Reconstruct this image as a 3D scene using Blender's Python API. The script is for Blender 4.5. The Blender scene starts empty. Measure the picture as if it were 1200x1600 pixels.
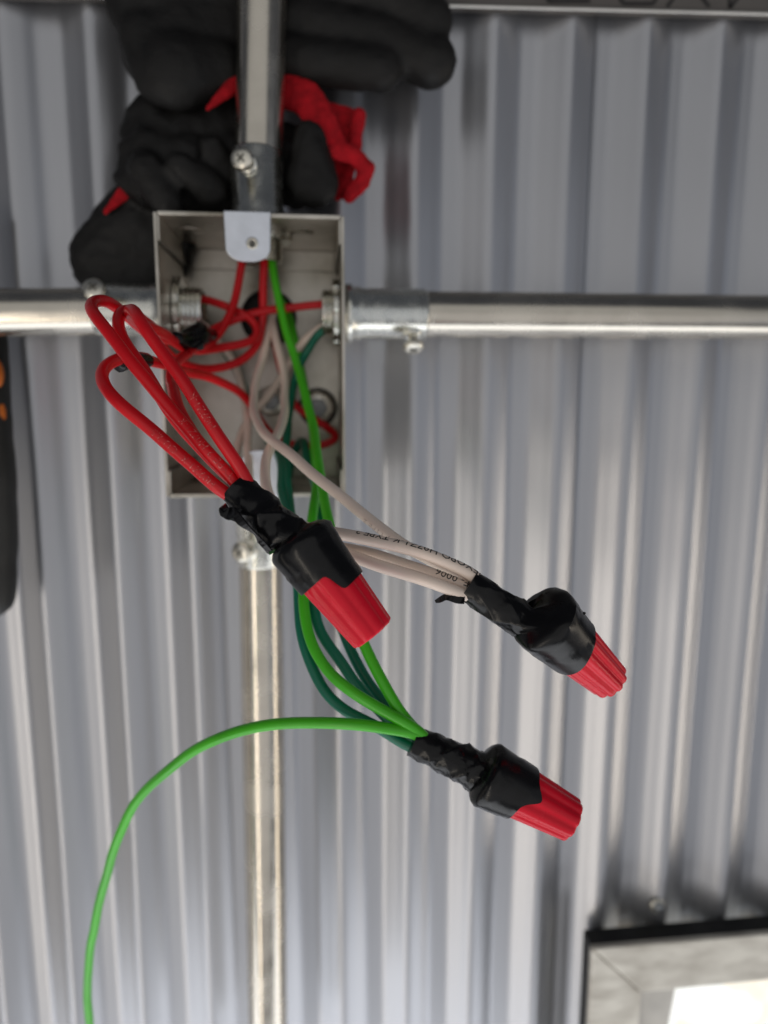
import bpy, bmesh, math, random
from mathutils import Vector, Matrix, noise

random.seed(7)
S = bpy.context.scene
COL = S.collection
R = math.radians

# ------------------------------------------------------------------ camera
FPX = 1109.0                                   # focal length in photo pixels (1200 x 1600)
CAM = Vector((0.02458, -0.33003, -0.01453))
PITCH, YAW, ROLL = -0.15735, -0.08814, -0.00256
CM = Matrix.Rotation(YAW, 3, 'Z') @ Matrix.Rotation(PITCH, 3, 'X') @ Matrix.Rotation(ROLL, 3, 'Y')
cd = bpy.data.cameras.new('camera')
cam = bpy.data.objects.new('camera', cd)
COL.objects.link(cam)
cam.matrix_world = Matrix.Translation(CAM) @ (CM @ Matrix.Rotation(R(90), 3, 'X')).to_4x4()
cd.sensor_fit = 'VERTICAL'
cd.sensor_height = 36.0
cd.lens = FPX / 1600 * 36
cd.clip_start = 0.01
cd.clip_end = 50
cd.dof.use_dof = True
cd.dof.focus_distance = 0.182
cd.dof.aperture_fstop = cd.lens / 3.2
S.camera = cam
S.render.resolution_x, S.render.resolution_y = 768, 1024

# ------------------------------------------------------------------ world and lamps
W = bpy.data.worlds.new('World')
S.world = W
W.use_nodes = True
bg = W.node_tree.nodes['Background']
bg.inputs[0].default_value = (0.80, 0.86, 1.0, 1)
bg.inputs[1].default_value = 0.06
S.view_settings.view_transform = 'Standard'
S.view_settings.look = 'None'
S.view_settings.exposure = 0.14
S.view_settings.gamma = 1.0


def lamp(name, loc, target, sx, sy, power, color):
    l = bpy.data.lights.new(name, 'AREA')
    l.shape = 'RECTANGLE'
    l.size, l.size_y, l.energy, l.color = sx, sy, power, color
    o = bpy.data.objects.new(name, l)
    COL.objects.link(o)
    o.location = loc
    o.rotation_euler = (Vector(target) - Vector(loc)).to_track_quat('-Z', 'Y').to_euler()
    return o


lamp('upper_room_light', (-0.9, -2.2, 0.95), (-0.9, 0, 0.95), 5.2, 2.0, 11.8, (1.0, 0.985, 0.95))
lamp('lower_room_light', (-0.9, -2.2, -1.15), (-0.9, 0, -1.15), 5.2, 2.2, 17.0, (1.0, 0.975, 0.955))
lamp('right_room_light', (2.9, -1.9, -0.5), (0, 0, -0.1), 2.6, 3.2, 7.5, (0.86, 0.91, 1.0))
lamp('underside_light', (0.0, -0.46, -1.40), (0, -0.15, 0), 2.6, 0.75, 11.5, (0.95, 0.97, 1.0))  # unseen area lamp added below to brighten the undersides
lamp('warm_tube_light', (-0.72, -1.2, -0.92), (0, 0, -0.92), 0.075, 1.5, 3.0, (1.0, 0.89, 0.74))
lamp('left_side_light', (-1.6, -0.36, -0.85), (0, -0.10, -0.4), 0.28, 1.4, 0.9, (1.0, 0.90, 0.76))
lamp('right_side_light', (1.6, -0.34, -0.85), (0, -0.10, -0.4), 0.22, 1.4, 3.6, (1.0, 0.88, 0.72))


# ------------------------------------------------------------------ helpers
def U(px, py, Y):
    """point of the plane y = Y seen at a photo pixel"""
    d = CM @ Vector(((px - 600) / FPX, 1, -(py - 800) / FPX))
    return CAM + d * ((Y - CAM.y) / d.y)


def D(px, py, mm):
    """point at a given depth (mm along the view axis) seen at a photo pixel"""
    return CAM + CM @ Vector(((px - 600) / FPX, 1, -(py - 800) / FPX)) * (mm / 1000)


def tag(o, label=None, cat=None, group=None, kind=None):
    if label: o['label'] = label
    if cat: o['category'] = cat
    if group: o['group'] = group
    if kind: o['kind'] = kind
    return o


def empty(name, loc, label=None, cat=None, group=None, kind=None):
    o = bpy.data.objects.new(name, None)
    COL.objects.link(o)
    o.location = loc
    o.empty_display_size = 0.01
    return tag(o, label, cat, group, kind)


def link(name, me, mat, parent=None, smooth=True, angle=None):
    if smooth:
        me.polygons.foreach_set('use_smooth', [True] * len(me.polygons))
    if mat: me.materials.append(mat)
    o = bpy.data.objects.new(name, me)
    COL.objects.link(o)
    if angle:
        me.set_sharp_from_angle(angle=R(angle))
    if parent:
        o.parent = parent
        o.matrix_parent_inverse = Matrix.Translation(-parent_loc(parent))
    return o


def parent_loc(p):
    v = Vector(p.location)
    if p.parent: v = Vector((0, 0, 0)) if p.type == 'MESH' else v
    return v


def pyd(verts, faces):
    me = bpy.data.meshes.new('mesh')
    me.from_pydata([tuple(v) for v in verts], [], faces)
    me.update()
    return me


def from_bm(bm):
    me = bpy.data.meshes.new('mesh')
    bmesh.ops.recalc_face_normals(bm, faces=bm.faces)
    bm.to_mesh(me)
    bm.free()
    return me


def loft(rings, cap0=True, cap1=True, closed=True):
    n = len(rings[0])
    v = [p for r in rings for p in r]
    f = []
    for i in range(len(rings) - 1):
        for j in range(n if closed else n - 1):
            k = (j + 1) % n
            f.append((i * n + j, i * n + k, (i + 1) * n + k, (i + 1) * n + j))
    if cap0: f.append(tuple(range(n - 1, -1, -1)))
    if cap1: f.append(tuple(range((len(rings) - 1) * n, len(rings) * n)))
    bm = bmesh.new()
    bv = [bm.verts.new(p) for p in v]
    for q in f: bm.faces.new([bv[i] for i in q])
    return from_bm(bm)


def catmull(pts, step=0.0012):
    out = []
    P = [pts[0] * 2 - pts[1]] + pts + [pts[-1] * 2 - pts[-2]]
    for i in range(1, len(P) - 2):
        a, b, c, d = P[i - 1:i + 3]
        t0 = 0.0
        t1 = t0 + max((b - a).length, 1e-6) ** .5
        t2 = t1 + max((c - b).length, 1e-6) ** .5
        t3 = t2 + max((d - c).length, 1e-6) ** .5
        n = max(2, int((c - b).length / step))
        for k in range(n):
            t = t1 + (t2 - t1) * k / n
            A1 = a * ((t1 - t) / (t1 - t0)) + b * ((t - t0) / (t1 - t0))
            A2 = b * ((t2 - t) / (t2 - t1)) + c * ((t - t1) / (t2 - t1))
            A3 = c * ((t3 - t) / (t3 - t2)) + d * ((t - t2) / (t3 - t2))
            B1 = A1 * ((t2 - t) / (t2 - t0)) + A2 * ((t - t0) / (t2 - t0))
            B2 = A2 * ((t3 - t) / (t3 - t1)) + A3 * ((t - t1) / (t3 - t1))
            out.append(B1 * ((t2 - t) / (t2 - t1)) + B2 * ((t - t1) / (t2 - t1)))
    out.append(pts[-1])
    return out


def smooth_path(p, it=6):
    for _ in range(it):
        p = [p[0]] + [(p[i - 1] + p[i] * 2 + p[i + 1]) / 4 for i in range(1, len(p) - 1)] + [p[-1]]
    return p


def frames(path):
    T = []
    for i in range(len(path)):
        a = path[max(i - 1, 0)]
        b = path[min(i + 1, len(path) - 1)]
        T.append((b - a).normalized())
    n = T[0].orthogonal().normalized()
    out = []
    for t in T:
        n = (n - t * n.dot(t)).normalized()
        out.append((t, n, t.cross(n)))
    return out


def sweep(path, rad, seg=12, wob=0.0):
    fr = frames(path)
    rings = []
    for i, (p, (t, n, b)) in enumerate(zip(path, fr)):
        r = rad(i / (len(path) - 1)) if callable(rad) else rad
        ring = []
        for k in range(seg):
            a = 2 * math.pi * k / seg
            rr = r
            if wob:
                rr *= 1 + wob * noise.noise(p * 90 + Vector((math.cos(a), math.sin(a), 0)) * .6)
            ring.append(p + (n * math.cos(a) + b * math.sin(a)) * rr)
        rings.append(ring)
    return loft(rings)


def basis(axis):
    t = axis.normalized()
    n = Vector((0, 0, 1)) if abs(t.z) < .9 else Vector((1, 0, 0))
    n = (n - t * n.dot(t)).normalized()
    return t, n, t.cross(n)


def lathe(origin, axis, prof, seg=32, fn=None):
    """prof: list of (distance along axis, radius) in metres"""
    t, n, b = basis(axis)
    rings = []
    for u, r in prof:
        ring = []
        for k in range(seg):
            a = 2 * math.pi * k / seg
            rr, uu = (r, u) if fn is None else fn(u, r, a)
            ring.append(origin + t * uu + (n * math.cos(a) + b * math.sin(a)) * max(rr, 1e-5))
        rings.append(ring)
    return loft(rings)


def box_bm(bm, lo, hi, bevel=0.0):
    g = bmesh.ops.create_cube(bm, size=1)
    c = (Vector(lo) + Vector(hi)) / 2
    d = Vector(hi) - Vector(lo)
    for v in g['verts']:
        v.co = Vector((v.co.x * d.x, v.co.y * d.y, v.co.z * d.z)) + c
    if bevel:
        e = list({e for v in g['verts'] for e in v.link_edges})
        bmesh.ops.bevel(bm, geom=e, offset=bevel, segments=2, affect='EDGES', profile=.5)


def box(name, lo, hi, mat, parent=None, bevel=0.0003):
    bm = bmesh.new()
    box_bm(bm, lo, hi, bevel)
    return link(name, from_bm(bm), mat, parent, smooth=False)


def plate(outline, thick, holes=None):
    """extruded outline; outline points are Vectors on one plane, thick a Vector"""
    bm = bmesh.new()
    v0 = [bm.verts.new(p) for p in outline]
    f = bm.faces.new(v0)
    r = bmesh.ops.extrude_face_region(bm, geom=[f])
    bmesh.ops.translate(bm, vec=thick, verts=[g for g in r['geom'] if isinstance(g, bmesh.types.BMVert)])
    return from_bm(bm)


# ------------------------------------------------------------------ materials
def mat(name, col, rough=.5, metal=0.0, nscale=60, cvar=.12, rvar=.1, bump=.0, bscale=400, spec=.5, stretch=None, coat=0.0, col2=None, lo=.32, hi=.68):
    m = bpy.data.materials.new(name)
    m.use_nodes = True
    nt = m.node_tree
    N, L = nt.nodes, nt.links
    p = N['Principled BSDF']
    tc = N.new('ShaderNodeTexCoord')
    mp = N.new('ShaderNodeMapping')
    L.new(tc.outputs['Object'], mp.inputs['Vector'])
    if stretch: mp.inputs['Scale'].default_value = stretch
    nz = N.new('ShaderNodeTexNoise')
    nz.inputs['Scale'].default_value = nscale
    nz.inputs['Detail'].default_value = 5
    L.new(mp.outputs[0], nz.inputs['Vector'])
    cr = N.new('ShaderNodeValToRGB')
    a = [max(0, c * (1 - cvar)) for c in col]
    b = [min(1, c * (1 + cvar)) for c in (col2 or col)]
    cr.color_ramp.elements[0].color = (*a, 1)
    cr.color_ramp.elements[1].color = (*b, 1)
    cr.color_ramp.elements[0].position = lo
    cr.color_ramp.elements[1].position = hi
    L.new(nz.outputs['Fac'], cr.inputs[0])
    L.new(cr.outputs[0], p.inputs['Base Color'])
    mr = N.new('ShaderNodeMapRange')
    mr.inputs['From Min'].default_value = .3
    mr.inputs['From Max'].default_value = .7
    mr.inputs['To Min'].default_value = max(.02, rough - rvar)
    mr.inputs['To Max'].default_value = min(1, rough + rvar)
    L.new(nz.outputs['Fac'], mr.inputs['Value'])
    L.new(mr.outputs[0], p.inputs['Roughness'])
    p.inputs['Metallic'].default_value = metal
    p.inputs['Specular IOR Level'].default_value = spec
    p.inputs['Coat Weight'].default_value = coat
    if bump:
        n2 = N.new('ShaderNodeTexNoise')
        n2.inputs['Scale'].default_value = bscale
        n2.inputs['Detail'].default_value = 3
        L.new(mp.outputs[0], n2.inputs['Vector'])
        bp = N.new('ShaderNodeBump')
        bp.inputs['Strength'].default_value = bump
        bp.inputs['Distance'].default_value = .0004
        L.new(n2.outputs['Fac'], bp.inputs['Height'])
        L.new(bp.outputs[0], p.inputs['Normal'])
    return m


M = {}
M['wall'] = mat('galvanised_sheet', (.455, .463, .492), .34, .80, 14, .07, .04, .03, 300, stretch=(1, 1, .12))
M['conduit'] = mat('conduit_zinc', (.62, .58, .51), .25, 1, 60, .10, .07, .02, 500)
M['fitting'] = mat('fitting_zinc', (.80, .80, .74), .26, 1, 200, .08, .06, .06, 900)
M['brass'] = mat('screw_zinc', (.78, .75, .66), .32, 1, 300, .10, .08, .1, 1500)
M['box'] = mat('box_sheet', (.34, .31, .25), .35, 1, 40, .20, .10, .10, 400, col2=(.62, .59, .54))
M['tab'] = mat('ear_zinc', (.80, .84, .92), .42, .8, 150, .07, .06, .06, 900)
M['seam'] = mat('box_seam', (.10, .095, .08), .7)
M['red'] = mat('red_insulation', (.64, .006, .013), .32, 0, 60, .10, .06, .05, 1200, spec=.4)
M['white'] = mat('white_insulation', (.92, .78, .68), .38, 0, 60, .05, .06, .05, 1200)
M['green'] = mat('green_insulation', (.065, .52, .012), .34, 0, 60, .10, .06, .05, 1200)
M['dgreen'] = mat('dark_green_insulation', (.000, .16, .095), .38, 0, 60, .10, .06, .05, 1200)
M['tape'] = mat('black_tape', (.005, .005, .006), .26, 0, 140, .2, .07, .22, 130, spec=.30)
M['nut'] = mat('nut_plastic', (.74, .008, .028), .27, 0, 90, .06, .05, .08, 700, spec=.24)
M['black'] = mat('rubber_and_shade_black', (.008, .008, .008), .6, 0, 90)  # rubber ring, and black pieces standing for shade
M['ink'] = mat('black_ink', (.02, .018, .018), .6)
M['pale_ink'] = mat('pale_ink', (.62, .015, .02), .5, 0, 1500, .05, col2=(.74, .20, .18), lo=.49, hi=.64)
M['faint_ink'] = mat('faint_ink', (.78, .64, .57), .5, 0, 1500, .04, col2=(.34, .27, .24), lo=.45, hi=.60)
M['glove'] = mat('nitrile_glove', (.0065, .006, .0058), .60, 0, 120, .3, .1, .5, 500, spec=.35)
M['cuff'] = mat('red_knit', (.42, .008, .015), .85, 0, 300, .25, .05, .8, 1400, spec=.2)
M['beam'] = mat('purlin_steel', (.13, .12, .112), .5, .4, 50, .15, .1, .15, 300)
M['edge'] = mat('purlin_edge', (.72, .70, .66), .35, 1, 60)
M['frame'] = mat('frame_zinc', (.56, .52, .45), .42, .5, 150, .07, .1, .25, 260, stretch=(.35, 1, 1), col2=(.70, .67, .60))
M['bead'] = mat('grey_bead', (.60, .58, .54), .55)
M['grip'] = mat('tool_grip', (.014, .014, .013), .55, 0, 150, .2, .1, .3, 600)
M['orange'] = mat('tool_orange', (.55, .13, .01), .45)
M['hexgrey'] = mat('bolt_steel', (.36, .38, .40), .5, .8, 120)
M['washer'] = mat('washer_zinc', (.92, .88, .80), .34, .8, 120)

# bright daylight seen through the little window: pale pastel, gives off light
pm = bpy.data.materials.new('lit_pane')
pm.use_nodes = True
N, L = pm.node_tree.nodes, pm.node_tree.links
pb = N['Principled BSDF']
pb.inputs['Base Color'].default_value = (.6, .6, .6, 1)
pb.inputs['Roughness'].default_value = .1
tc = N.new('ShaderNodeTexCoord')
nz = N.new('ShaderNodeTexNoise')
nz.inputs['Scale'].default_value = 28
nz.inputs['Detail'].default_value = 2
L.new(tc.outputs['Object'], nz.inputs['Vector'])
cr = N.new('ShaderNodeValToRGB')
cr.color_ramp.elements[0].color = (.70, .80, .80, 1)
cr.color_ramp.elements[1].color = (1.0, .99, .95, 1)
e = cr.color_ramp.elements.new(.45)
e.color = (.98, .84, .62, 1)
e = cr.color_ramp.elements.new(.52)
e.color = (.93, .97, .93, 1)
cr.color_ramp.elements[0].position = .33
cr.color_ramp.elements[-1].position = .66
L.new(nz.outputs['Fac'], cr.inputs[0])
L.new(cr.outputs[0], pb.inputs['Emission Color'])
pb.inputs['Emission Strength'].default_value = .74
M['pane'] = pm

# ------------------------------------------------------------------ corrugated wall (two overlapping sheets)
PITCHW, X0, AMP = .0345, .0595 + .0345 / 4, .0031


def rib(x):
    c = math.cos(2 * math.pi * (x - X0) / PITCHW)
    return .0062 - AMP * (c + .12 * math.cos(4 * math.pi * (x - X0) / PITCHW) + .055 * math.cos(8 * math.pi * (x - X0) / PITCHW + .6))


def sheet(x0, x1, z0, z1, off):
    nx = int((x1 - x0) / (PITCHW / 28))
    zs = [z0 + (z1 - z0) * i / 60 for i in range(61)]
    v, f = [], []
    for z in zs:
        for i in range(nx + 1):
            x = x0 + (x1 - x0) * i / nx
            dx = .0007 * noise.noise(Vector((x * 9, 3.1, z * 5)))
            v.append((x, rib(x + dx) - off + .0006 * noise.noise(Vector((x * 16, 0, z * 9))), z))
    for j in range(60):
        for i in range(nx):
            a = j * (nx + 1) + i
            f.append((a, a + 1, a + nx + 2, a + nx + 1))
    return pyd(v, f)


wall = empty('wall', (0, 0, -.6), 'grey corrugated galvanised steel wall with vertical ribs', 'wall', kind='structure')
XS = U(874, 1500, 0).x
link('steel_sheet', sheet(-.42, XS + .02, -.6, .42, 0), M['wall'], wall)
link('steel_sheet', sheet(XS, .50, -.6, .42, .0005), M['wall'], wall)

# purlin crossing the top of the picture, with its printed letters
pa, pb_ = U(-150, -10, -.0014), U(1350, 28, -.0014)
pd = (pb_ - pa).normalized()
pu = Vector((0, 0, 1)) - pd * pd.z
pu.normalize()
pl = (pb_ - pa).length
beam = empty('steel_purlin', pa, 'dark steel purlin with printed letters crossing the top of the wall', 'beam')
me = plate([pa, pb_, pb_ + pu * .06, pa + pu * .06], Vector((0, .0036, 0)))
link('web', me, M['beam'], beam, smooth=False)
path = [pa + pd * (pl * i / 60) + Vector((0, -.0004, .0004)) for i in range(61)]
link('edge_lip', sweep(path, .0007, 8), M['edge'], beam)


def stroke(bm, a, b, w, n, th):
    t = (b - a).normalized()
    s = t.cross(n).normalized() * w / 2
    vs = [bm.verts.new(p + n * h) for h in (0, th) for p in (a - s, a + s, b + s, b - s)]
    for q in ((0, 1, 2, 3), (7, 6, 5, 4), (0, 4, 5, 1), (1, 5, 6, 2), (2, 6, 7, 3), (3, 7, 4, 0)):
        bm.faces.new([vs[i] for i in q])


def letter(segs, px, py, wpx):
    bm = bmesh.new()
    yo = Vector((0, -.0002, 0))
    for (ax, ay, bx_, by_) in segs:
        a = U(px + ax * wpx, py - ay * wpx, -.0014) + yo
        b = U(px + bx_ * wpx, py - by_ * wpx, -.0014) + yo
        stroke(bm, a, b, .0016, Vector((0, -1, 0)), .0001)
    return from_bm(bm)


LET = {'L': [(0, 0, 1, 0), (0, 0, 0, 1.3)],
       'O': [(.15, 0, .85, 0), (.85, 0, 1, .25), (1, .25, 1, 1.1), (1, 1.1, .8, 1.3), (.8, 1.3, .2, 1.3), (.2, 1.3, 0, 1.1), (0, 1.1, 0, .25), (0, .25, .15, 0)],
       'X': [(0, 0, 1, 1.3), (1, 0, 0, 1.3)],
       'N': [(0, 0, 0, 1.3), (0, 0, 1, 1.3), (1, 0, 1, 1.3)]}
for ch, x, y in (('L', 856, 2), ('O', 964, 6), ('X', 1042, 11), ('N', 1140, 13), ('O', 1205, 15)):
    o = link('printed_letter', letter(LET[ch], x, y, 66), M['ink'], beam, smooth=False)

# ------------------------------------------------------------------ junction box
BW, BH, BD, TH = .0677, .102, .0596, .0012
jb = empty('junction_box', (0, 0, -BH / 2), 'open galvanised steel junction box full of red, white and green wires', 'junction box')
hx, hz = BW / 2, BH / 2
# back panel with a round knock-out hole
hc = U(420, 497, -.0005)
hr = .0125
bm = bmesh.new()
ring = [bm.verts.new((hc.x + hr * math.cos(2 * math.pi * i / 40), -.0002, hc.z + hr * math.sin(2 * math.pi * i / 40))) for i in range(40)]
outer = []
for i in range(40):
    a = 2 * math.pi * i / 40
    c, s = math.cos(a), math.sin(a)
    k = min(((hx if c > 0 else -hx) - hc.x) / c if abs(c) > 1e-6 else 9, ((hz if s > 0 else -hz) - hc.z) / s if abs(s) > 1e-6 else 9)
    outer.append(bm.verts.new((hc.x + c * k, -.0002, hc.z + s * k)))
for cx, cz in ((hx, hz), (-hx, hz), (-hx, -hz), (hx, -hz)):
    i = min(range(40), key=lambda q: (outer[q].co - Vector((cx, -.0002, cz))).length)
    outer[i].co = Vector((cx, -.0002, cz))
for i in range(40):
    bm.faces.new((ring[i], ring[(i + 1) % 40], outer[(i + 1) % 40], outer[i]))
r = bmesh.ops.extrude_face_region(bm, geom=list(bm.faces))
bmesh.ops.translate(bm, vec=(0, -TH, 0), verts=[g for g in r['geom'] if isinstance(g, bmesh.types.BMVert)])
link('back_panel', from_bm(bm), M['box'], jb, smooth=False)
link('hole_dark', lathe(Vector((hc.x, -.0003, hc.z)), Vector((0, -1, 0)), [(0, hr * .99), (.0006, hr * .98), (.0008, hr * .7), (.0008, .0002)], 40), M['black'], jb)  # black disc put in for the dark of the open hole
for s in (-1, 1):
    x0, x1 = sorted((s * hx, s * (hx - TH)))
    box('side_panel', (x0, -BD, -hz + .0001), (x1, -TH - .0003, hz - .0001), M['box'], jb)
for s in (-1, 1):
    z0, z1 = sorted((s * (hz + .0004), s * (hz - TH)))
    ep = box('end_panel', (-hx + TH + .0001, -BD + .0004, z0), (hx - TH - .0001, -TH - .0003, z1), M['box'], jb)
    # flanges folded over the back and both sides
    zb0, zb1 = sorted((s * (hz - TH), s * (hz - .0098)))
    box('flange', (-hx + TH + .0016, -TH - .0012, zb0), (hx - TH - .0016, -TH - .0003, zb1), M['box'], jb)
    for t in (-1, 1):
        xa, xb = sorted((t * (hx - TH), t * (hx - TH - .0009)))
        zz = .0098
        zb0, zb1 = sorted((s * (hz - TH - .0001), s * (hz - zz)))
        box('flange', (xa, -BD + .0002, zb0), (xb, -TH - .0014, zb1), M['box'], jb)
        xm = t * (hx - TH - .0006)
        zl = s * (hz - zz)
        sm = bmesh.new()
        box_bm(sm, (xm - .0004, -BD + .001, min(zl, zl - s * .0006)), (xm + .0004, -TH - .0014, max(zl, zl - s * .0006)))
        link('seam', from_bm(sm), M['seam'], jb, smooth=False)
# knock-out scars pressed in the top and side panels
for px, py in ((300, 352), (470, 350)):
    c = U(px, py, -.03)
    link('knockout_mark', lathe(Vector((c.x, -.036, hz - TH - .0003)), Vector((0, 0, 1)), [(0, .0050), (.0002, .0054), (.0003, .0054)], 28), M['box'], jb)


def ear(px0, px1, py_tip, s):
    a, b = U(px0, 560, -BD), U(px1, 560, -BD)
    yy = -BD - .0006
    ztop = s * (hz + .0004)
    zt = U((px0 + px1) / 2, py_tip, yy).z
    cx, w = (a.x + b.x) / 2, (b.x - a.x) / 2
    h = abs(ztop - zt)
    pts = [(-w, 0), (w, 0)]
    rr = w * .80
    for i in range(9):
        q = math.pi / 2 * i / 8
        pts.append((w * (1 - .04) - rr * (1 - math.cos(q)), h - rr * .75 + rr * .75 * math.sin(q)))
    for i in range(9):
        q = math.pi / 2 * (1 - i / 8)
        pts.append((-w * (1 - .04) + rr * (1 - math.cos(q)), h - rr * .75 + rr * .75 * math.sin(q)))
    out = [Vector((cx + x, yy, ztop - s * z)) for x, z in pts]
    me = plate(out, Vector((0, -.0011, 0)))
    o = link('ear', me, M['tab'], jb, smooth=False)
    md = o.modifiers.new('bevel', 'BEVEL')
    md.width, md.segments, md.limit_method = .0004, 2, 'ANGLE'
    return cx, zt


ex, ez = ear(357, 428, 410, 1)
c = U(394, 380, -BD - .0018)
link('ear_screw', lathe(Vector((c.x, -BD - .0016, c.z)), Vector((0, -1, 0)), [(0, .0021), (.0002, .0021), (.00021, .0013), (.0001, .0012)], 20), M['brass'], jb)
ear(372, 436, 703, -1)


def bolt(px, py, rw, rh, dark):
    c = U(px, py, -TH - .0003)
    o = Vector((c.x, -TH - .0004, c.z))
    b = empty('bolt', o, 'grey hex bolt on a bright round washer in the box' if not dark else 'hex screw on a dark ringed washer near the right side of the box', 'bolt')
    ax = Vector((0, -1, 0))
    if dark:
        link('rubber_ring', lathe(o, ax, [(0, rw), (.0010, rw), (.0014, rw * .94), (.0014, rw * .5)], 40), M['black'], b)
        rw *= .86
    link('washer', lathe(o, ax, [(0, rw), (.0012, rw), (.0021, rw * .93), (.0026, rw * .6), (.0027, rw * .2)], 40), M['washer'], b)
    link('hex_head', lathe(o + ax * .0024, ax, [(0, rh), (.0034, rh), (.0042, rh * .86), (.0043, rh * .3)], 48,
                           lambda u, r_, a: (r_ * (1 - .13 * (abs(((a / (math.pi / 3)) % 1) - .5) * 2) ** 1), u)), M['hexgrey'], b, angle=40)


bolt(424, 627, .0068, .0042, False)
bolt(497, 637, .0088, .0044, True)

# ------------------------------------------------------------------ conduits and their fittings
YC = -.0298
CR = .0092


def conduit(a, b, label):
    o = link('conduit', lathe(a, b - a, [(0, CR), (.0005, CR)] + [((b - a).length * i / 20, CR) for i in range(1, 20)] + [((b - a).length, CR)], 40), M['conduit'])
    return tag(o, label, 'conduit', 'conduits meeting at the box')


def fitting(base, axis, length, scr, scr_ax, label, inner=.010):
    """set-screw connector: base = point on the box wall, axis points away from the box"""
    t = axis.normalized()
    e = empty('conduit_connector', base, label, 'connector', 'set-screw connectors around the box')
    rn, rs = .0107, .0101
    link('sleeve', lathe(base, t, [(.0004, .0114), (.0024, .0117), (.0036, .0117), (.0044, rn), (.0072, rn), (.0080, rs), (length - .0008, rs), (length, rs - .0005), (length, CR + .0001)], 48), M['fitting'], e)
    w = -t
    n = 26
    prof = [(-.0002, .0092)]
    for i in range(n):
        u = .0008 + (inner + .0009) * i / n
        prof.append((u, .0094 if (i // 2) % 2 else .0087))
    prof += [(inner + .0019, .0088), (inner + .0022, .0078), (inner - .003, .0076)]
    link('thread', lathe(base, w, prof, 40), M['fitting'], e)
    link('locknut', lathe(base + w * .0015, w, [(0, .0100), (0, .0129), (.0004, .0134), (.0022, .0134), (.0027, .0129), (.0027, .0098)], 64,
                          lambda u, r_, a: (r_ * (1 - (.07 if r_ > .012 and ((a / (math.pi / 4)) % 1) > .62 else 0)), u)), M['fitting'], e, angle=35)
    sa = scr_ax.normalized()
    root = base + t * scr + sa * (rs - .0012)
    link('boss', lathe(root, sa, [(0, .0042), (.0016, .0040), (.0022, .0034), (.0023, .0024)], 24), M['fitting'], e)
    sh = lathe(root, sa, [(0, .0019)] + [(.0022 + .0003 * i, .0019 + (.0002 if i % 2 else 0)) for i in range(10)] + [(.0062, .0019)], 20)
    so = link('set_screw', sh, M['brass'], e)
    hd = lathe(root + sa * .0058, sa, [(0, .0034), (.0003, .0042), (.0014, .0043), (.0021, .0037), (.0025, .0025), (.0026, .0004)], 28)
    ho = link('screw_head', hd, M['brass'], so)
    tt, nn, bb = basis(sa)
    bm = bmesh.new()
    for dd in (nn, bb):
        ddr = (nn * .7 + bb * .7) if dd is nn else (nn * .7 - bb * .7)
        p = root + sa * .00825
        stroke(bm, p - ddr * .0019, p + ddr * .0019, .0007, sa, .0003)
    link('cross_slot', from_bm(bm), M['seam'], so, smooth=False)
    return e


zc = U(560, 490, YC).z
xt = U(403, 320, YC).x
xb = U(406, 800, YC).x
vr, vl = Vector((hx, YC, zc)), Vector((-hx, YC, zc))
vt, vb = Vector((xt, YC, hz + .0005)), Vector((xb, YC, -hz - .0005))
fitting(vr, Vector((1, 0, 0)), .0345, .0284, Vector((0, -.55, -1)), 'zinc connector holding the long right conduit, screw pointing down', .0062)
fitting(vl, Vector((-1, 0, 0)), .0300, .0262, Vector((0, -1, .42)), 'zinc connector on the left side of the box behind the red loops')
fitting(vt, Vector((0, 0, 1)), .0300, .0222, Vector((-.28, -1, 0)), 'zinc connector above the box holding the upright conduit before the gloves')
fitting(vb, Vector((0, 0, -1)), .0330, .0245, Vector((-.46, -1, .0)), 'zinc connector below the box beside the taped red splice')
conduit(vr + Vector((.006, 0, 0)), U(1320, 497, YC) , 'horizontal steel conduit running right from the box')
conduit(vl - Vector((.006, 0, 0)), U(-130, 490, YC), 'short horizontal steel conduit on the left of the box')
conduit(vt + Vector((0, 0, .006)), U(411, -130, YC), 'upright steel conduit at the top in front of the black gloves')
conduit(vb - Vector((0, 0, .006)), U(421, 1760, YC), 'long steel conduit running down from the box behind the green wire')

# ------------------------------------------------------------------ wires
WR = .00165


def wire_path(pts, jit=.0):
    p = smooth_path(catmull([D(*q) for q in pts]), 8)
    sd = pts[3][0] * .37
    return [v + Vector((noise.noise(v * 55 + Vector((sd, 0, 0))), noise.noise(v * 55 + Vector((0, sd, 0))), noise.noise(v * 55 + Vector((0, 0, sd))))) * .0007 for v in p]


def text_mesh(s, size):
    c = bpy.data.curves.new('t', 'FONT')
    c.body = s
    c.size = size
    c.resolution_u = 2
    o = bpy.data.objects.new('t', c)
    COL.objects.link(o)
    dg = bpy.context.evaluated_depsgraph_get()
    dg.update()
    me = bpy.data.meshes.new_from_object(o.evaluated_get(dg))
    bpy.data.objects.remove(o)
    return me


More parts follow.
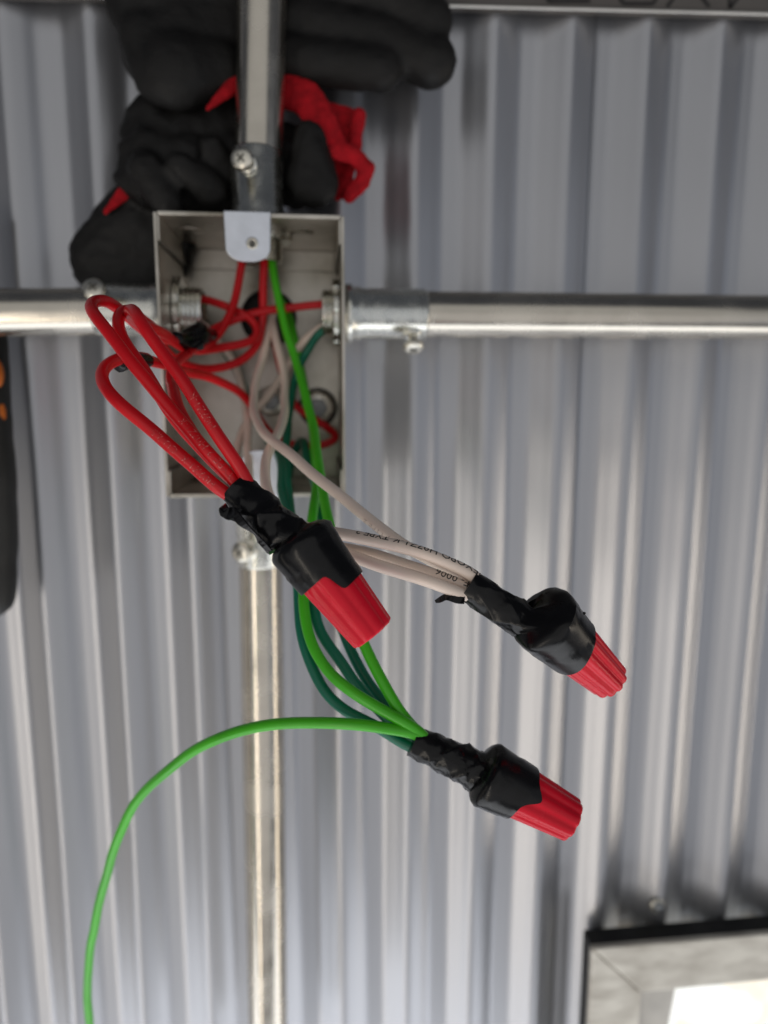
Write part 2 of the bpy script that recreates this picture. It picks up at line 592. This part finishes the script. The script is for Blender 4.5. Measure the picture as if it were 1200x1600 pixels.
def text_on_wire(s, path, start, size, ang, rev, material, parent, r=WR, sub=True):
    """lettering printed round a wire: start = distance along the path, ang = turn from the camera side"""
    me = text_mesh(s, size)
    if sub:
        bm = bmesh.new()
        bm.from_mesh(me)
        bmesh.ops.triangulate(bm, faces=bm.faces)
        bmesh.ops.subdivide_edges(bm, edges=[e_ for e_ in bm.edges if e_.calc_length() > size * .18], cuts=2)
        bm.to_mesh(me)
        bm.free()
    acc = [0]
    for i in range(1, len(path)): acc.append(acc[-1] + (path[i] - path[i - 1]).length)
    hgt = size * .36
    sg = -1 if rev else 1
    for v in me.vertices:
        d = min(max(start + sg * v.co.x, 0), acc[-1] - 1e-5)
        i = 0
        lo, hi = 0, len(acc) - 1
        while hi - lo > 1:
            mid = (lo + hi) // 2
            if acc[mid] <= d: lo = mid
            else: hi = mid
        i = lo
        f = (d - acc[i]) / max(acc[i + 1] - acc[i], 1e-9)
        p = path[i].lerp(path[i + 1], f)
        t = (path[min(i + 2, len(path) - 1)] - path[max(i - 1, 0)]).normalized()
        n = CAM - p
        n = (n - t * n.dot(t)).normalized()
        sd = n.cross(t)
        ph = ang * (1 if sd.z >= 0 else -1) + (-1 if rev else 1) * (v.co.y - hgt) / r
        v.co = p + (n * math.cos(ph) + sd * math.sin(ph)) * (r + .00006)
    return link('printed_text', me, material, parent, smooth=False)


def wire(pts, m, parent, label=None, r=WR):
    p = wire_path(pts)
    o = link('wire', sweep(p, r, 14), m, parent)
    if label: o['label'] = label
    return o, p


# ---- nut and tape of one splice
def splice_end(parent, start, neck, r0, rn, a0, a1, rs, re, wrapend, jag, seed, twist, flute, flat=.8):
    """start -> neck: taped wires; a0 -> a1: axis of the wire nut (skirt to tip)"""
    ax = a1 - a0
    Ln = ax.length
    t, n, b = basis(ax)
    cv = (CAM - a0)
    cv = (cv - t * cv.dot(t)).normalized()        # camera side of the nut
    side = t.cross(cv)
    SEG = 96
    rnd = random.Random(seed)

    def fl(a, u):
        f = 0
        for ph_, wd, dp in flute:
            d = (a - ph_ + math.pi) % (2 * math.pi) - math.pi
            f += dp * math.exp(-(d / wd) ** 2)
        return f * min(1, max(0, (u - .22) / .2))

    rings = []
    us = [.02, .08] + [.1 + .88 * i / 22 for i in range(23)]
    for u in us + [.990, 1.0, 1.004, 1.006, 1.007]:
        q = 0 if u <= 1 else 0
        r_ = rs + (re - rs) * u
        k = len(rings)
        if u == .990: r_ *= .985
        if u == 1.0: r_ *= .94
        if u == 1.004: r_ *= .85
        if u == 1.006: r_ *= .60
        if u == 1.007: r_ *= .05
        ring = []
        for j in range(SEG):
            a = 2 * math.pi * j / SEG
            rr = r_ * (1 + fl(a, u))
            uu = u
            ring.append(a0 + t * (Ln * uu) + (cv * math.cos(a) + side * math.sin(a)) * rr)
        rings.append(ring)
    nut = link('wire_nut', loft(rings), M['nut'], parent)
    # tape : along the wires, flaring over the skirt, down the barrel
    mid = (start + neck) / 2
    path = catmull([start, start.lerp(neck, .33), start.lerp(neck, .7), neck], .0006)
    fr = frames(path)
    rings = []
    tot = len(path)

    def wr(p, a, amp, tw):
        h = 1 - abs(math.sin(1.5 * a + tw))
        h2 = 1 - abs(math.sin(2.0 * a - 1.6 * tw + seed))
        return 1 + .035 * (1 if ((a / (2 * math.pi) + tw * .55 + seed) % 1) < .5 else 0) + amp * (1.3 * h ** 3 + .8 * h2 ** 4 - .5) + amp * .9 * noise.noise(p * 330 + Vector((math.cos(a), math.sin(a), seed)))

    for i, (p, (tt, nn, bb)) in enumerate(zip(path, fr)):
        f = i / (tot - 1)
        r_ = r0 + (rn - r0) * f
        c_ = CAM - p
        c_ = (c_ - tt * c_.dot(tt)).normalized()
        s_ = tt.cross(c_)
        amp = .02 + .085 * min(1, f * 1.5)
        ring = []
        for j in range(SEG):
            a = 2 * math.pi * j / SEG
            fx = 1 - (1 - flat) * (1 - f)
            k = wr(p, a, amp, f * twist)
            ring.append(p + (c_ * math.cos(a) * fx + s_ * math.sin(a)) * r_ * k)
        rings.append(ring)
    c0 = rings[-1]
    last = path[-1]
    prof = [(-.085, .60), (-.055, .84), (-.030, .97), (-.012, 1.025), (.01, 1.055), (.05, 1.065), (.09, 1.065)]
    w_ = wrapend
    prof += [(.08 + (w_ - .08) * i / 9, 1.065) for i in range(1, 10)]
    for ii, (u, k_) in enumerate(prof):
        r_ = (rs + (re - rs) * max(u, 0)) * k_
        ring = []
        for j in range(SEG):
            a = 2 * math.pi * j / SEG
            uu = u
            if u > .1:
                uu = .1 + (u - .1) / (w_ - .1) * (jag(a) - .1)
                r_ = (rs + (re - rs) * uu) * k_
            amp = .055 if u < .03 else .016
            kk = 1 + amp * (math.sin(4 * a + seed) * .5 + noise.noise(Vector((math.cos(a) * 2.2, math.sin(a) * 2.2, u * 5 + seed))))
            step = .028 * (1 if ((a / (2 * math.pi) + uu * 1.6 + seed * .37) % 1) < .5 else 0) if u > 0 else 0
            cen = a0 + t * (Ln * uu)
            if u < 0:
                cen = cen.lerp(last, min(1, -u * 4))
            ring.append(cen + (cv * math.cos(a) + side * math.sin(a)) * r_ * (kk + step))
        rings.append(ring)
    # close the far edge onto the nut
    ring = []
    for j in range(SEG):
        a = 2 * math.pi * j / SEG
        uu = jag(a)
        ring.append(a0 + t * (Ln * uu) + (cv * math.cos(a) + side * math.sin(a)) * (rs + (re - rs) * uu) * .97)
    rings.append(ring)
    tape = link('electrical_tape', loft(rings, cap1=False), M['tape'], parent, angle=50)
    return nut, tape


def ribbon(name, pts, w, wdir, mat_, parent, th=.00018):
    p = catmull(pts, .0008)
    rings = []
    fr = frames(p)
    for i, (q, (t, n, b)) in enumerate(zip(p, fr)):
        f = i / (len(p) - 1)
        s = (wdir - t * wdir.dot(t)).normalized()
        nn = t.cross(s)
        ww = w * (1 - .75 * f ** 2) / 2
        wob = nn * .0006 * math.sin(9 * f)
        rings.append([q - s * ww + nn * th + wob, q + s * ww + nn * th, q + s * ww - nn * th, q - s * ww - nn * th + wob])
    return link(name, loft(rings), mat_, parent, smooth=False)


def mm(px, depth): return px * depth / FPX / 1000


# ---------------- red splice
DR = 176
red = empty('wire_splice', D(370, 765, DR), 'red wires looped from the box into a taped red wire nut', 'wire splice')
wA, pA = wire([(447, 838, 173), (410, 803, DR), (383, 773, DR + 1), (363, 748, DR), (330, 712, DR - 2), (285, 660, DR), (232, 597, DR + 2), (185, 540, DR + 5), (153, 498, DR + 9), (144, 480, DR + 14), (150, 469, DR + 19), (165, 467, DR + 23),
            (187, 484, DR + 30), (214, 508, DR + 42), (250, 541, DR + 66), (288, 569, DR + 88), (326, 577, DR + 100), (372, 566, DR + 108), (402, 540, DR + 112), (410, 500, DR + 113), (412, 450, DR + 112), (414, 400, DR + 110), (416, 340, DR + 110)], M['red'], red)
wB, pB = wire([(447, 838, 173), (410, 803, DR), (378, 765, DR + 3), (350, 738, DR + 5), (310, 697, DR + 7), (262, 636, DR + 8), (222, 574, DR + 10), (196, 536, DR + 12), (185, 506, DR + 16), (189, 490, DR + 22), (203, 486, DR + 28),
            (228, 505, DR + 38), (262, 530, DR + 60), (296, 536, DR + 84), (326, 520, DR + 100), (362, 501, DR + 108), (405, 487, DR + 112), (450, 481, DR + 113), (500, 477, DR + 114), (560, 476, DR + 115)], M['red'], red)
wC, pC = wire([(447, 838, 173), (410, 803, DR), (387, 757, DR - 1), (372, 728, DR - 2), (345, 690, DR - 3), (313, 640, DR - 3), (284, 590, DR - 2), (253, 548, DR), (226, 510, DR + 2), (209, 489, DR + 8), (203, 489, DR + 18), (214, 503, DR + 28),
            (246, 516, DR + 42), (274, 536, DR + 66), (300, 547, DR + 84), (340, 544, DR + 98), (386, 536, DR + 106), (404, 524, DR + 109), (398, 505, DR + 110), (372, 488, DR + 110), (340, 473, DR + 111), (306, 466, DR + 112), (250, 466, DR + 113)], M['red'], red)
wD, pD = wire([(447, 838, 173), (410, 803, DR), (380, 763, DR + 4), (352, 732, DR + 6), (318, 697, DR + 8), (288, 655, DR + 12), (272, 618, DR + 20), (267, 590, DR + 34), (272, 570, DR + 50), (286, 557, DR + 68), (302, 546, DR + 82), (325, 537, DR + 94), (345, 517, DR + 101), (361, 485, DR + 106), (370, 450, DR + 108), (378, 405, DR + 108), (384, 340, DR + 108)], M['red'], red)
wE, pE = wire([(447, 838, 173), (410, 803, DR), (373, 779, DR), (345, 764, DR - 2), (300, 727, DR - 3), (252, 687, DR - 3), (206, 649, DR - 2), (174, 616, DR), (158, 592, DR + 5), (163, 574, DR + 11), (182, 563, DR + 18),
            (215, 559, DR + 30), (252, 567, DR + 46), (292, 581, DR + 66), (335, 594, DR + 84), (370, 610, DR + 98), (392, 632, DR + 110), (408, 656, DR + 122), (428, 682, DR + 128), (462, 697, DR + 128), (505, 695, DR + 126), (527, 684, DR + 127), (515, 669, DR + 131), (488, 651, DR + 133), (462, 632, DR + 134), (435, 560, DR + 136), (428, 520, DR + 138)], M['red'], red)
text_on_wire('H07Z1-K  CU 2,5', pE, .022, .0027, -.1, False, M['pale_ink'], wE)
text_on_wire('TYPE 2 H07Z1-K', pA, .021, .0027, .2, False, M['pale_ink'], wA)
text_on_wire('H07Z1-K', pC, .032, .0027, .0, False, M['pale_ink'], wC)


def jag_red(a):
    a = (a + math.pi) % (2 * math.pi) - math.pi
    base = .34 + .02 * math.sin(a * 1.0)
    k = 1 / (1 + math.exp(-(JS * a - .05) * 22))
    return base + .20 * k * (1 if abs(a) < 1.9 else max(0, 1 - (abs(a) - 1.9) * 2))


JS = -1
FL_RED = [(.9, .10, .07), (1.2, .10, -.10), (.55, .10, -.07), (-.1, .12, -.05), (-.75, .12, -.07), (-1.3, .12, -.08), (2.2, .15, -.08), (3.0, .15, -.08), (-2.3, .15, -.08)]
nA0, nA1 = D(471, 848, 172), D(583, 990, 172)
splice_end(red, D(368, 762, DR), D(447, 838, 173), mm(27, DR), mm(36, 173), nA0, nA1, mm(51, 172), mm(37, 172), .42, jag_red, 1.3, 5.0, FL_RED)
ribbon('tape_tail', [D(372, 805, 170), D(362, 803, 168), D(352, 800, 168), D(349, 791, 168), D(353, 796, 166)], .0035, Vector((.6, .2, .7)), M['tape'], red)
ribbon('tape_fold', [D(366, 799, 169), D(388, 826, 168.5), D(410, 846, 168), D(424, 860, 169)], .0030, Vector((.5, -.8, .3)), M['tape'], red)
# small bits of tape stuck on the red wires
for pts, r_ in ((([(184, 571, DR + 20), (193, 567, DR + 22), (204, 563, DR + 26), (222, 561, DR + 32), (229, 562, DR + 35)]), .0022),):
    link('tape_scrap', sweep(wire_path(pts), r_, 10, .25), M['tape'], red)
link('tape_scrap', sweep(wire_path([(274, 527, DR + 66), (288, 530, DR + 74), (300, 524, DR + 80), (318, 523, DR + 88), (333, 524, DR + 96)]), lambda f: .0022 + .0022 * math.sin(f * math.pi) ** 2, 10, .6), M['tape'], red)
ribbon('tape_tail', [D(300, 528, DR + 78), D(312, 540, DR + 76), D(316, 546, DR + 77)], .006, Vector((1, 0, .2)), M['tape'], red)

# ---------------- white splice
DW = 184
wh = empty('wire_splice', D(735, 915, DW), 'white wires gathered into a taped red wire nut on the right', 'wire splice')
w1, p1 = wire([(818, 972, 183), (775, 943, 184), (745, 905, DW), (690, 876, DW - 1), (640, 858, DW), (585, 846, DW + 2), (530, 836, DW + 6), (485, 828, DW + 10), (447, 808, DW + 16), (423, 780, DW + 24), (413, 750, DW + 34), (415, 718, DW + 46), (428, 690, DW + 60), (440, 660, DW + 76), (446, 628, DW + 90), (445, 595, DW + 100), (437, 555, DW + 106), (428, 515, DW + 110), (421, 480, DW + 116), (419, 455, DW + 124)], M['white'], wh)
w2, p2 = wire([(818, 972, 183), (775, 943, 184), (742, 910, DW + 3), (690, 884, DW + 8), (648, 861, DW + 12), (612, 838, DW + 14), (560, 799, DW + 18), (505, 755, DW + 24), (455, 712, DW + 36), (420, 684, DW + 52), (402, 658, DW + 70), (396, 625, DW + 86), (400, 590, DW + 98), (410, 555, DW + 106), (418, 520, DW + 110), (428, 480, DW + 112), (425, 420, DW + 108)], M['white'], wh)
w3, p3 = wire([(818, 972, 183), (775, 943, 184), (735, 922, DW + 1), (690, 903, DW + 2), (640, 885, DW + 5), (590, 868, DW + 8), (545, 858, DW + 12), (495, 850, DW + 18), (450, 832, DW + 28), (408, 796, DW + 44), (391, 750, DW + 66), (387, 700, DW + 88), (386, 650, DW + 106), (377, 600, DW + 118), (362, 560, DW + 122), (344, 538, DW + 118), (322, 512, DW + 108), (300, 498, DW + 105), (255, 492, DW + 104)], M['white'], wh)
w4, p4 = wire([(818, 972, 183), (775, 943, 184), (728, 930, DW - 1), (680, 913, DW - 2), (630, 896, DW), (580, 880, DW + 3), (540, 866, DW + 8), (490, 858, DW + 16), (430, 838, DW + 28), (385, 800, DW + 50), (366, 750, DW + 76), (370, 700, DW + 98), (386, 664, DW + 108), (408, 632, DW + 116), (432, 600, DW + 122), (452, 570, DW + 122), (470, 540, DW + 112), (500, 512, DW + 107), (560, 498, DW + 106)], M['white'], wh)
text_on_wire('NEXOPO H07Z1-K TYPE 2', p1, .0150, .0031, 1.12, False, M['ink'], w1)
text_on_wire('F- 0006', p3, .0170, .0030, .75, False, M['ink'], w3)
text_on_wire('(AS) TYPE 2', p2, .040, .0026, -1.0, False, M['faint_ink'], w2)


def jag_white(a): return .42 + .05 * math.sin(a) + .015 * math.sin(3 * a)


FL_W = [(i * 2 * math.pi / 11 + .2, .13, -.11) for i in range(11)]
splice_end(wh, D(731, 914, DW), D(818, 972, 183), mm(25.5, DW), mm(27, 183), D(848, 966, 181), D(952, 1063, 194), mm(53, 181), mm(32, 194), .46, jag_white, 4.1, 3.0, FL_W)
ribbon('tape_tail', [D(726, 936, 181), D(712, 934, 181), D(698, 933, 182), D(680, 940, 183)], .0026, Vector((.1, .5, .8)), M['tape'], wh)
ribbon('tape_tail', [D(897, 955, 181), D(908, 960, 181), D(915, 958, 181)], .0022, Vector((.5, .5, .4)), M['tape'], wh)

# ---------------- green splice
DG = 200
gr = empty('wire_splice', D(645, 1158, DG), 'green wires gathered into a taped red wire nut, lowest of the three', 'wire splice')
g1, q1 = wire([(744, 1203, 199), (692, 1180, 200), (652, 1142, DG), (625, 1112, DG + 1), (598, 1068, DG + 3), (575, 1020, DG + 6), (552, 960, DG + 10), (534, 890, DG + 16), (514, 815, DG + 24), (505, 770, DG + 32), (497, 718, DG + 44), (487, 660, DG + 58), (475, 610, DG + 68), (461, 562, DG + 76), (446, 512, DG + 82), (434, 455, DG + 86), (426, 405, DG + 88), (420, 340, DG + 90)], M['green'], gr)
g2, q2 = wire([(744, 1203, 199), (692, 1180, 200), (648, 1138, DG - 2), (606, 1115, DG - 1), (560, 1090, DG), (520, 1058, DG + 3), (492, 1015, DG + 7), (478, 962, DG + 12), (477, 900, DG + 18), (485, 840, DG + 26), (490, 790, DG + 36), (496, 740, DG + 54), (490, 680, DG + 76), (480, 620, DG + 92), (468, 560, DG + 98), (456, 510, DG + 104), (440, 470, DG + 112)], M['green'], gr)
g3, q3 = wire([(744, 1203, 199), (692, 1180, 200), (640, 1166, DG + 2), (596, 1140, DG + 4), (545, 1113, DG + 6), (503, 1075, DG + 9), (480, 1028, DG + 12), (469, 975, DG + 16), (464, 900, DG + 22), (459, 830, DG + 30), (449, 760, DG + 46), (446, 700, DG + 68), (452, 640, DG + 90), (462, 588, DG + 98), (482, 545, DG + 92), (505, 515, DG + 89), (560, 500, DG + 90)], M['dgreen'], gr)
g4, q4 = wire([(744, 1203, 199), (692, 1180, 200), (647, 1158, DG + 2.5), (600, 1118, DG + 6), (560, 1075, DG + 8), (525, 1025, DG + 11), (502, 990, DG + 14), (490, 940, DG + 18), (478, 870, DG + 24), (455, 815, DG + 32), (441, 770, DG + 42), (439, 720, DG + 60), (420, 690, DG + 84), (401, 660, DG + 102), (385, 615, DG + 112), (366, 575, DG + 112), (346, 545, DG + 104), (310, 505, DG + 90), (255, 495, DG + 89)], M['dgreen'], gr)
g5, q5 = wire([(744, 1203, 199), (692, 1180, 200), (650, 1150, DG + 3), (610, 1112, DG + 9), (575, 1065, DG + 12), (548, 1020, DG + 15), (528, 970, DG + 19), (515, 900, DG + 26), (506, 830, DG + 34), (496, 770, DG + 46), (482, 720, DG + 66), (470, 690, DG + 86), (456, 720, DG + 100), (440, 790, DG + 102)], M['dgreen'], gr)
g6, q6 = wire([(744, 1203, 199), (692, 1180, 200), (655, 1147, DG - 2), (600, 1136, DG - 2), (540, 1130, DG), (480, 1127, DG + 3), (420, 1132, DG + 7), (350, 1150, DG + 15), (290, 1180, DG + 25), (240, 1221, DG + 36), (205, 1265, DG + 46), (180, 1322, DG + 56), (162, 1388, DG + 66), (149, 1445, DG + 74), (140, 1500, DG + 82), (138, 1560, DG + 90), (143, 1640, DG + 98), (150, 1700, DG + 102)], M['green'], gr, 'long bright green wire arching left and down')


def jag_green(a):
    a = (a + math.pi) % (2 * math.pi) - math.pi
    a = -a
    return .36 + .17 * math.exp(-((a - .05) / .30) ** 2) + .09 / (1 + math.exp(-(a - .25) * 14)) * (1 if a < 2.2 else max(0, 1 - (a - 2.2) * 2))


FL_G = [(i * 2 * math.pi / 9 + .25, .15, -.10) for i in range(9)]
splice_end(gr, D(645, 1158, DG), D(744, 1203, 199), mm(23, DG), mm(31, 199), D(760, 1209, 198), D(893, 1281, 198), mm(47, 198), mm(34, 198), .45, jag_green, 2.2, 7.0, FL_G, 1.0)


# ------------------------------------------------------------------ gloves tucked behind the upright conduit
def blob(name, caps, material, parent, voxel=.0013, crump=.0012, cs=60, seed=0, sm=6):
    bm = bmesh.new()
    for (x0, y0, r0, Y0, x1, y1, r1, Y1, sy) in caps:
        a, b = U(x0, y0, Y0), U(x1, y1, Y1)
        k = FPX / 1000
        ra, rb = r0 * (Y0 - CAM.y) / FPX, r1 * (Y1 - CAM.y) / FPX
        n = max(2, int((b - a).length / (min(ra, rb) * .35)) + 1)
        for i in range(n):
            f = i / (n - 1)
            c = a.lerp(b, f)
            r = ra + (rb - ra) * f
            bmesh.ops.create_icosphere(bm, subdivisions=2, radius=1,
                                       matrix=Matrix.Translation(c) @ Matrix.Diagonal((r, r * sy, r, 1)))
    me = bpy.data.meshes.new('m')
    bm.to_mesh(me)
    bm.free()
    o = bpy.data.objects.new('tmp', me)
    COL.objects.link(o)
    md = o.modifiers.new('r', 'REMESH')
    md.mode = 'VOXEL'
    md.voxel_size = voxel
    ms = o.modifiers.new('s', 'SMOOTH')
    ms.factor, ms.iterations = .5, sm
    dg = bpy.context.evaluated_depsgraph_get()
    dg.update()
    me2 = bpy.data.meshes.new_from_object(o.evaluated_get(dg))
    bpy.data.objects.remove(o)
    me2.update()
    nr = [v.normal.copy() for v in me2.vertices]
    for v, n_ in zip(me2.vertices, nr):
        q = v.co * cs + Vector((seed, seed * 2, 0))
        d = noise.noise(q) * .6 - abs(noise.noise(q * 1.7)) * .7 + .2 * noise.noise(q * 4) - .20 * max(0, 1 - 4 * abs(noise.noise(q * 1.2 + Vector((9, 4, 2))))) ** 1.5
        v.co += n_ * crump * d
    return link(name, me2, material, parent)


ga = empty('work_glove', U(330, 170, -.015), 'black coated work glove at the top, its fingers pointing right', 'glove')
blob('hand', [
    (270, 70, 78, -.016, 400, 40, 62, -.009, .55), (270, -60, 85, -.016, 460, -60, 85, -.010, .5),
    (248, 0, 78, -.016, 420, 10, 60, -.009, .5),
    (275, 112, 56, -.026, 335, 108, 42, -.022, .55), (232, 62, 42, -.022, 256, 118, 46, -.024, .6),
    (400, 40, 50, -.010, 470, 60, 52, -.013, .5),
    (455, 92, 36, -.016, 596, 110, 33, -.020, .85),
    (460, 30, 38, -.014, 590, 62, 37, -.016, .85), (590, 62, 37, -.016, 674, 96, 40, -.017, .85),
    (470, -30, 38, -.014, 610, -4, 38, -.015, .85), (610, -4, 38, -.015, 668, 34, 40, -.016, .85),
    (470, -90, 40, -.014, 660, -60, 38, -.015, .85)], M['glove'], ga, seed=1.7, crump=.0006, cs=60, sm=14)
gb = empty('work_glove', U(300, 330, -.015), 'crumpled black work glove with red knit cuff behind the box top', 'glove')
blob('hand', [
    (262, 215, 70, -.014, 340, 205, 66, -.010, .5), (250, 262, 62, -.018, 350, 265, 70, -.011, .55),
    (340, 230, 70, -.010, 455, 260, 60, -.010, .45),
    (232, 236, 34, -.020, 194, 234, 13, -.020, .8), (236, 286, 36, -.022, 190, 280, 14, -.020, .8),
    (282, 258, 22, -.031, 330, 300, 26, -.028, .7), (330, 232, 22, -.027, 362, 285, 22, -.020, .7), (225, 262, 26, -.029, 262, 318, 26, -.028, .7),
    (215, 350, 62, -.010, 168, 404, 58, -.008, .5), (260, 330, 60, -.010, 230, 420, 60, -.008, .5),
    (485, 215, 26, -.030, 488, 282, 42, -.028, .62), (452, 240, 24, -.020, 462, 300, 28, -.020, .6)], M['glove'], gb, seed=5.2, crump=.0013, cs=75, sm=9)
blob('cuff', [
    (440, 140, 27, -.018, 478, 152, 26, -.022, .32), (478, 152, 26, -.022, 506, 192, 22, -.025, .32), (506, 192, 22, -.025, 530, 236, 16, -.027, .4),
    (505, 172, 14, -.013, 545, 178, 12, -.013, .5), (512, 205, 22, -.012, 545, 215, 18, -.012, .4),
    (561, 180, 12, -.018, 552, 240, 12, -.020, .8),
    (520, 236, 14, -.026, 552, 242, 14, -.026, .8), (552, 242, 14, -.026, 572, 262, 14, -.025, .8), (572, 262, 14, -.025, 568, 284, 13, -.024, .8), (568, 284, 13, -.024, 545, 306, 12, -.022, .8),
    (536, 300, 12, -.018, 548, 260, 10, -.018, .7), (530, 250, 16, -.016, 528, 300, 14, -.016, .5)], M['cuff'], gb, voxel=.0008, crump=.0009, cs=110, seed=3, sm=4)
blob('cuff', [(322, 172, 4, -.031, 350, 146, 10, -.028, .5), (350, 146, 10, -.028, 378, 122, 14, -.022, .5)], M['cuff'], gb, voxel=.0009, crump=.0003, sm=3)
blob('cuff', [(196, 300, 12, -.018, 164, 332, 5, -.019, .5)], M['cuff'], gb, voxel=.0009, crump=.0003, sm=3)

# ------------------------------------------------------------------ hand tool at the left edge
tl = empty('hand_tool', U(-12, 960, -.016), 'black and orange tool handle hanging at the left edge', 'tool')
pth = [U(x, y, Y) for x, y, Y in ((-22, 500, -.006), (-20, 560, -.010), (-19, 640, -.014), (-15, 740, -.016), (-12, 830, -.016), (-12, 900, -.016), (-14, 950, -.016), (-15, 962, -.016))]
link('grip', sweep(catmull(pth, .002), lambda f: (.0078 + .0022 * min(1, f * 2)) * math.sqrt(max(.02, 1 - max(0, (f - .9) / .1) ** 2)) , 28, .05), M['grip'], tl)
for a, b in (((-2, 566), (2, 600)), ((-1, 620), (8, 665)), ((6, 700), (13, 725))):
    p0, p1 = U(a[0] - 7, a[1] - 8, -.0160), U(b[0] - 5, b[1] + 6, -.0175)
    link('orange_inlay', sweep(catmull([p0, p0.lerp(p1, .5) + Vector((.0006, -.0006, 0)), p1], .001), lambda f: .0026 * math.sqrt(max(.05, 1 - (2 * f - 1) ** 2)), 14), M['orange'], tl)
link('shank', sweep([U(-22, 330, -.004), U(-22, 520, -.006)], .0042, 18), M['conduit'], tl)

# ------------------------------------------------------------------ small framed window at the lower right
wf = empty('framed_window', U(1100, 1600, -.01), 'small mitred metal framed window with a bright pane at lower right', 'window')
YF = -.0150
oc, ic = U(925, 1483, YF), U(1002, 1551, YF)
fw, fh = ic.x - oc.x, oc.z - ic.z
orr = U(1500, 1455, YF).x
bot = oc.z - .24
tilt = .018


def member(pts):
    me = plate([Vector((x, YF, z)) for x, z in pts], Vector((0, .0036, 0)))
    o = link('frame_bar', me, M['frame'], wf, smooth=False)
    md = o.modifiers.new('bevel', 'BEVEL')
    md.width, md.segments = .0007, 2
    return o


rise = (orr - oc.x) * tilt


def shade_strip(pts):  # black strip added behind the bars as the shadow around the frame
    link('shade_strip', plate([Vector((x, YF + .0038, z)) for x, z in pts], Vector((0, .0110, 0))), M['black'], wf, smooth=False)


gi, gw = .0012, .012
shade_strip([(oc.x + gi, oc.z - gi), (orr - gi, oc.z - gi + rise), (orr - gi - gw, oc.z - gi - gw + rise), (oc.x + gi + gw, oc.z - gi - gw)])
shade_strip([(oc.x + gi, oc.z - gi - .0002), (oc.x + gi + gw, oc.z - gi - gw - .0002), (oc.x + gi + gw, bot + gw), (oc.x + gi, bot)])
g = .0003
member([(oc.x + g, oc.z), (orr, oc.z + rise), (orr - fw, oc.z - fh + rise), (ic.x + g, ic.z)])
member([(oc.x, oc.z - g), (ic.x, ic.z - g), (ic.x, bot + fh), (oc.x, bot)])
member([(orr + g, oc.z + rise), (orr + g, bot), (orr - fw + g, bot + fh), (orr - fw + g, oc.z - fh + rise)])
member([(oc.x + g, bot - g), (ic.x + g, bot + fh - g), (orr - fw, bot + fh - g), (orr, bot - g)])
yp = YF + .0072
b0, b1 = U(1056, 1540, yp), U(1044, 1602, yp)
k = (b1.x - b0.x) / (b1.z - b0.z)
link('grey_panel', plate([Vector((ic.x - .002, yp, ic.z + .002)), Vector((b0.x + k * (ic.z + .002 - b0.z), yp, ic.z + .002)), Vector((b0.x + k * (bot - b0.z), yp, bot)), Vector((ic.x - .002, yp, bot))], Vector((0, .002, 0))), M['bead'], wf, smooth=False)
link('window_pane', plate([Vector((ic.x - .002, yp + .0024, ic.z + .006)), Vector((orr - fw + .002, yp + .0024, ic.z + .006)), Vector((orr - fw + .002, yp + .0024, bot)), Vector((ic.x - .002, yp + .0024, bot))], Vector((0, .003, 0))), M['pane'], wf, smooth=False)

# wall screw above the window
sp = U(1030, 1419, 0)
sc = empty('wall_screw', Vector((sp.x, .0, sp.z)), 'round head screw in the wall above the window frame', 'screw')
yb = rib(sp.x) - .0012
link('screw_flange', lathe(Vector((sp.x, yb + .0006, sp.z)), Vector((0, -1, 0)), [(0, .0042), (.0010, .0042), (.0016, .0036), (.0017, .002)], 28), M['brass'], sc)
link('screw_head', lathe(Vector((sp.x, yb - .0006, sp.z)), Vector((0, -1, 0)), [(0, .0030), (.0014, .0029), (.0024, .0020), (.0026, .0004)], 24), M['hexgrey'], sc)
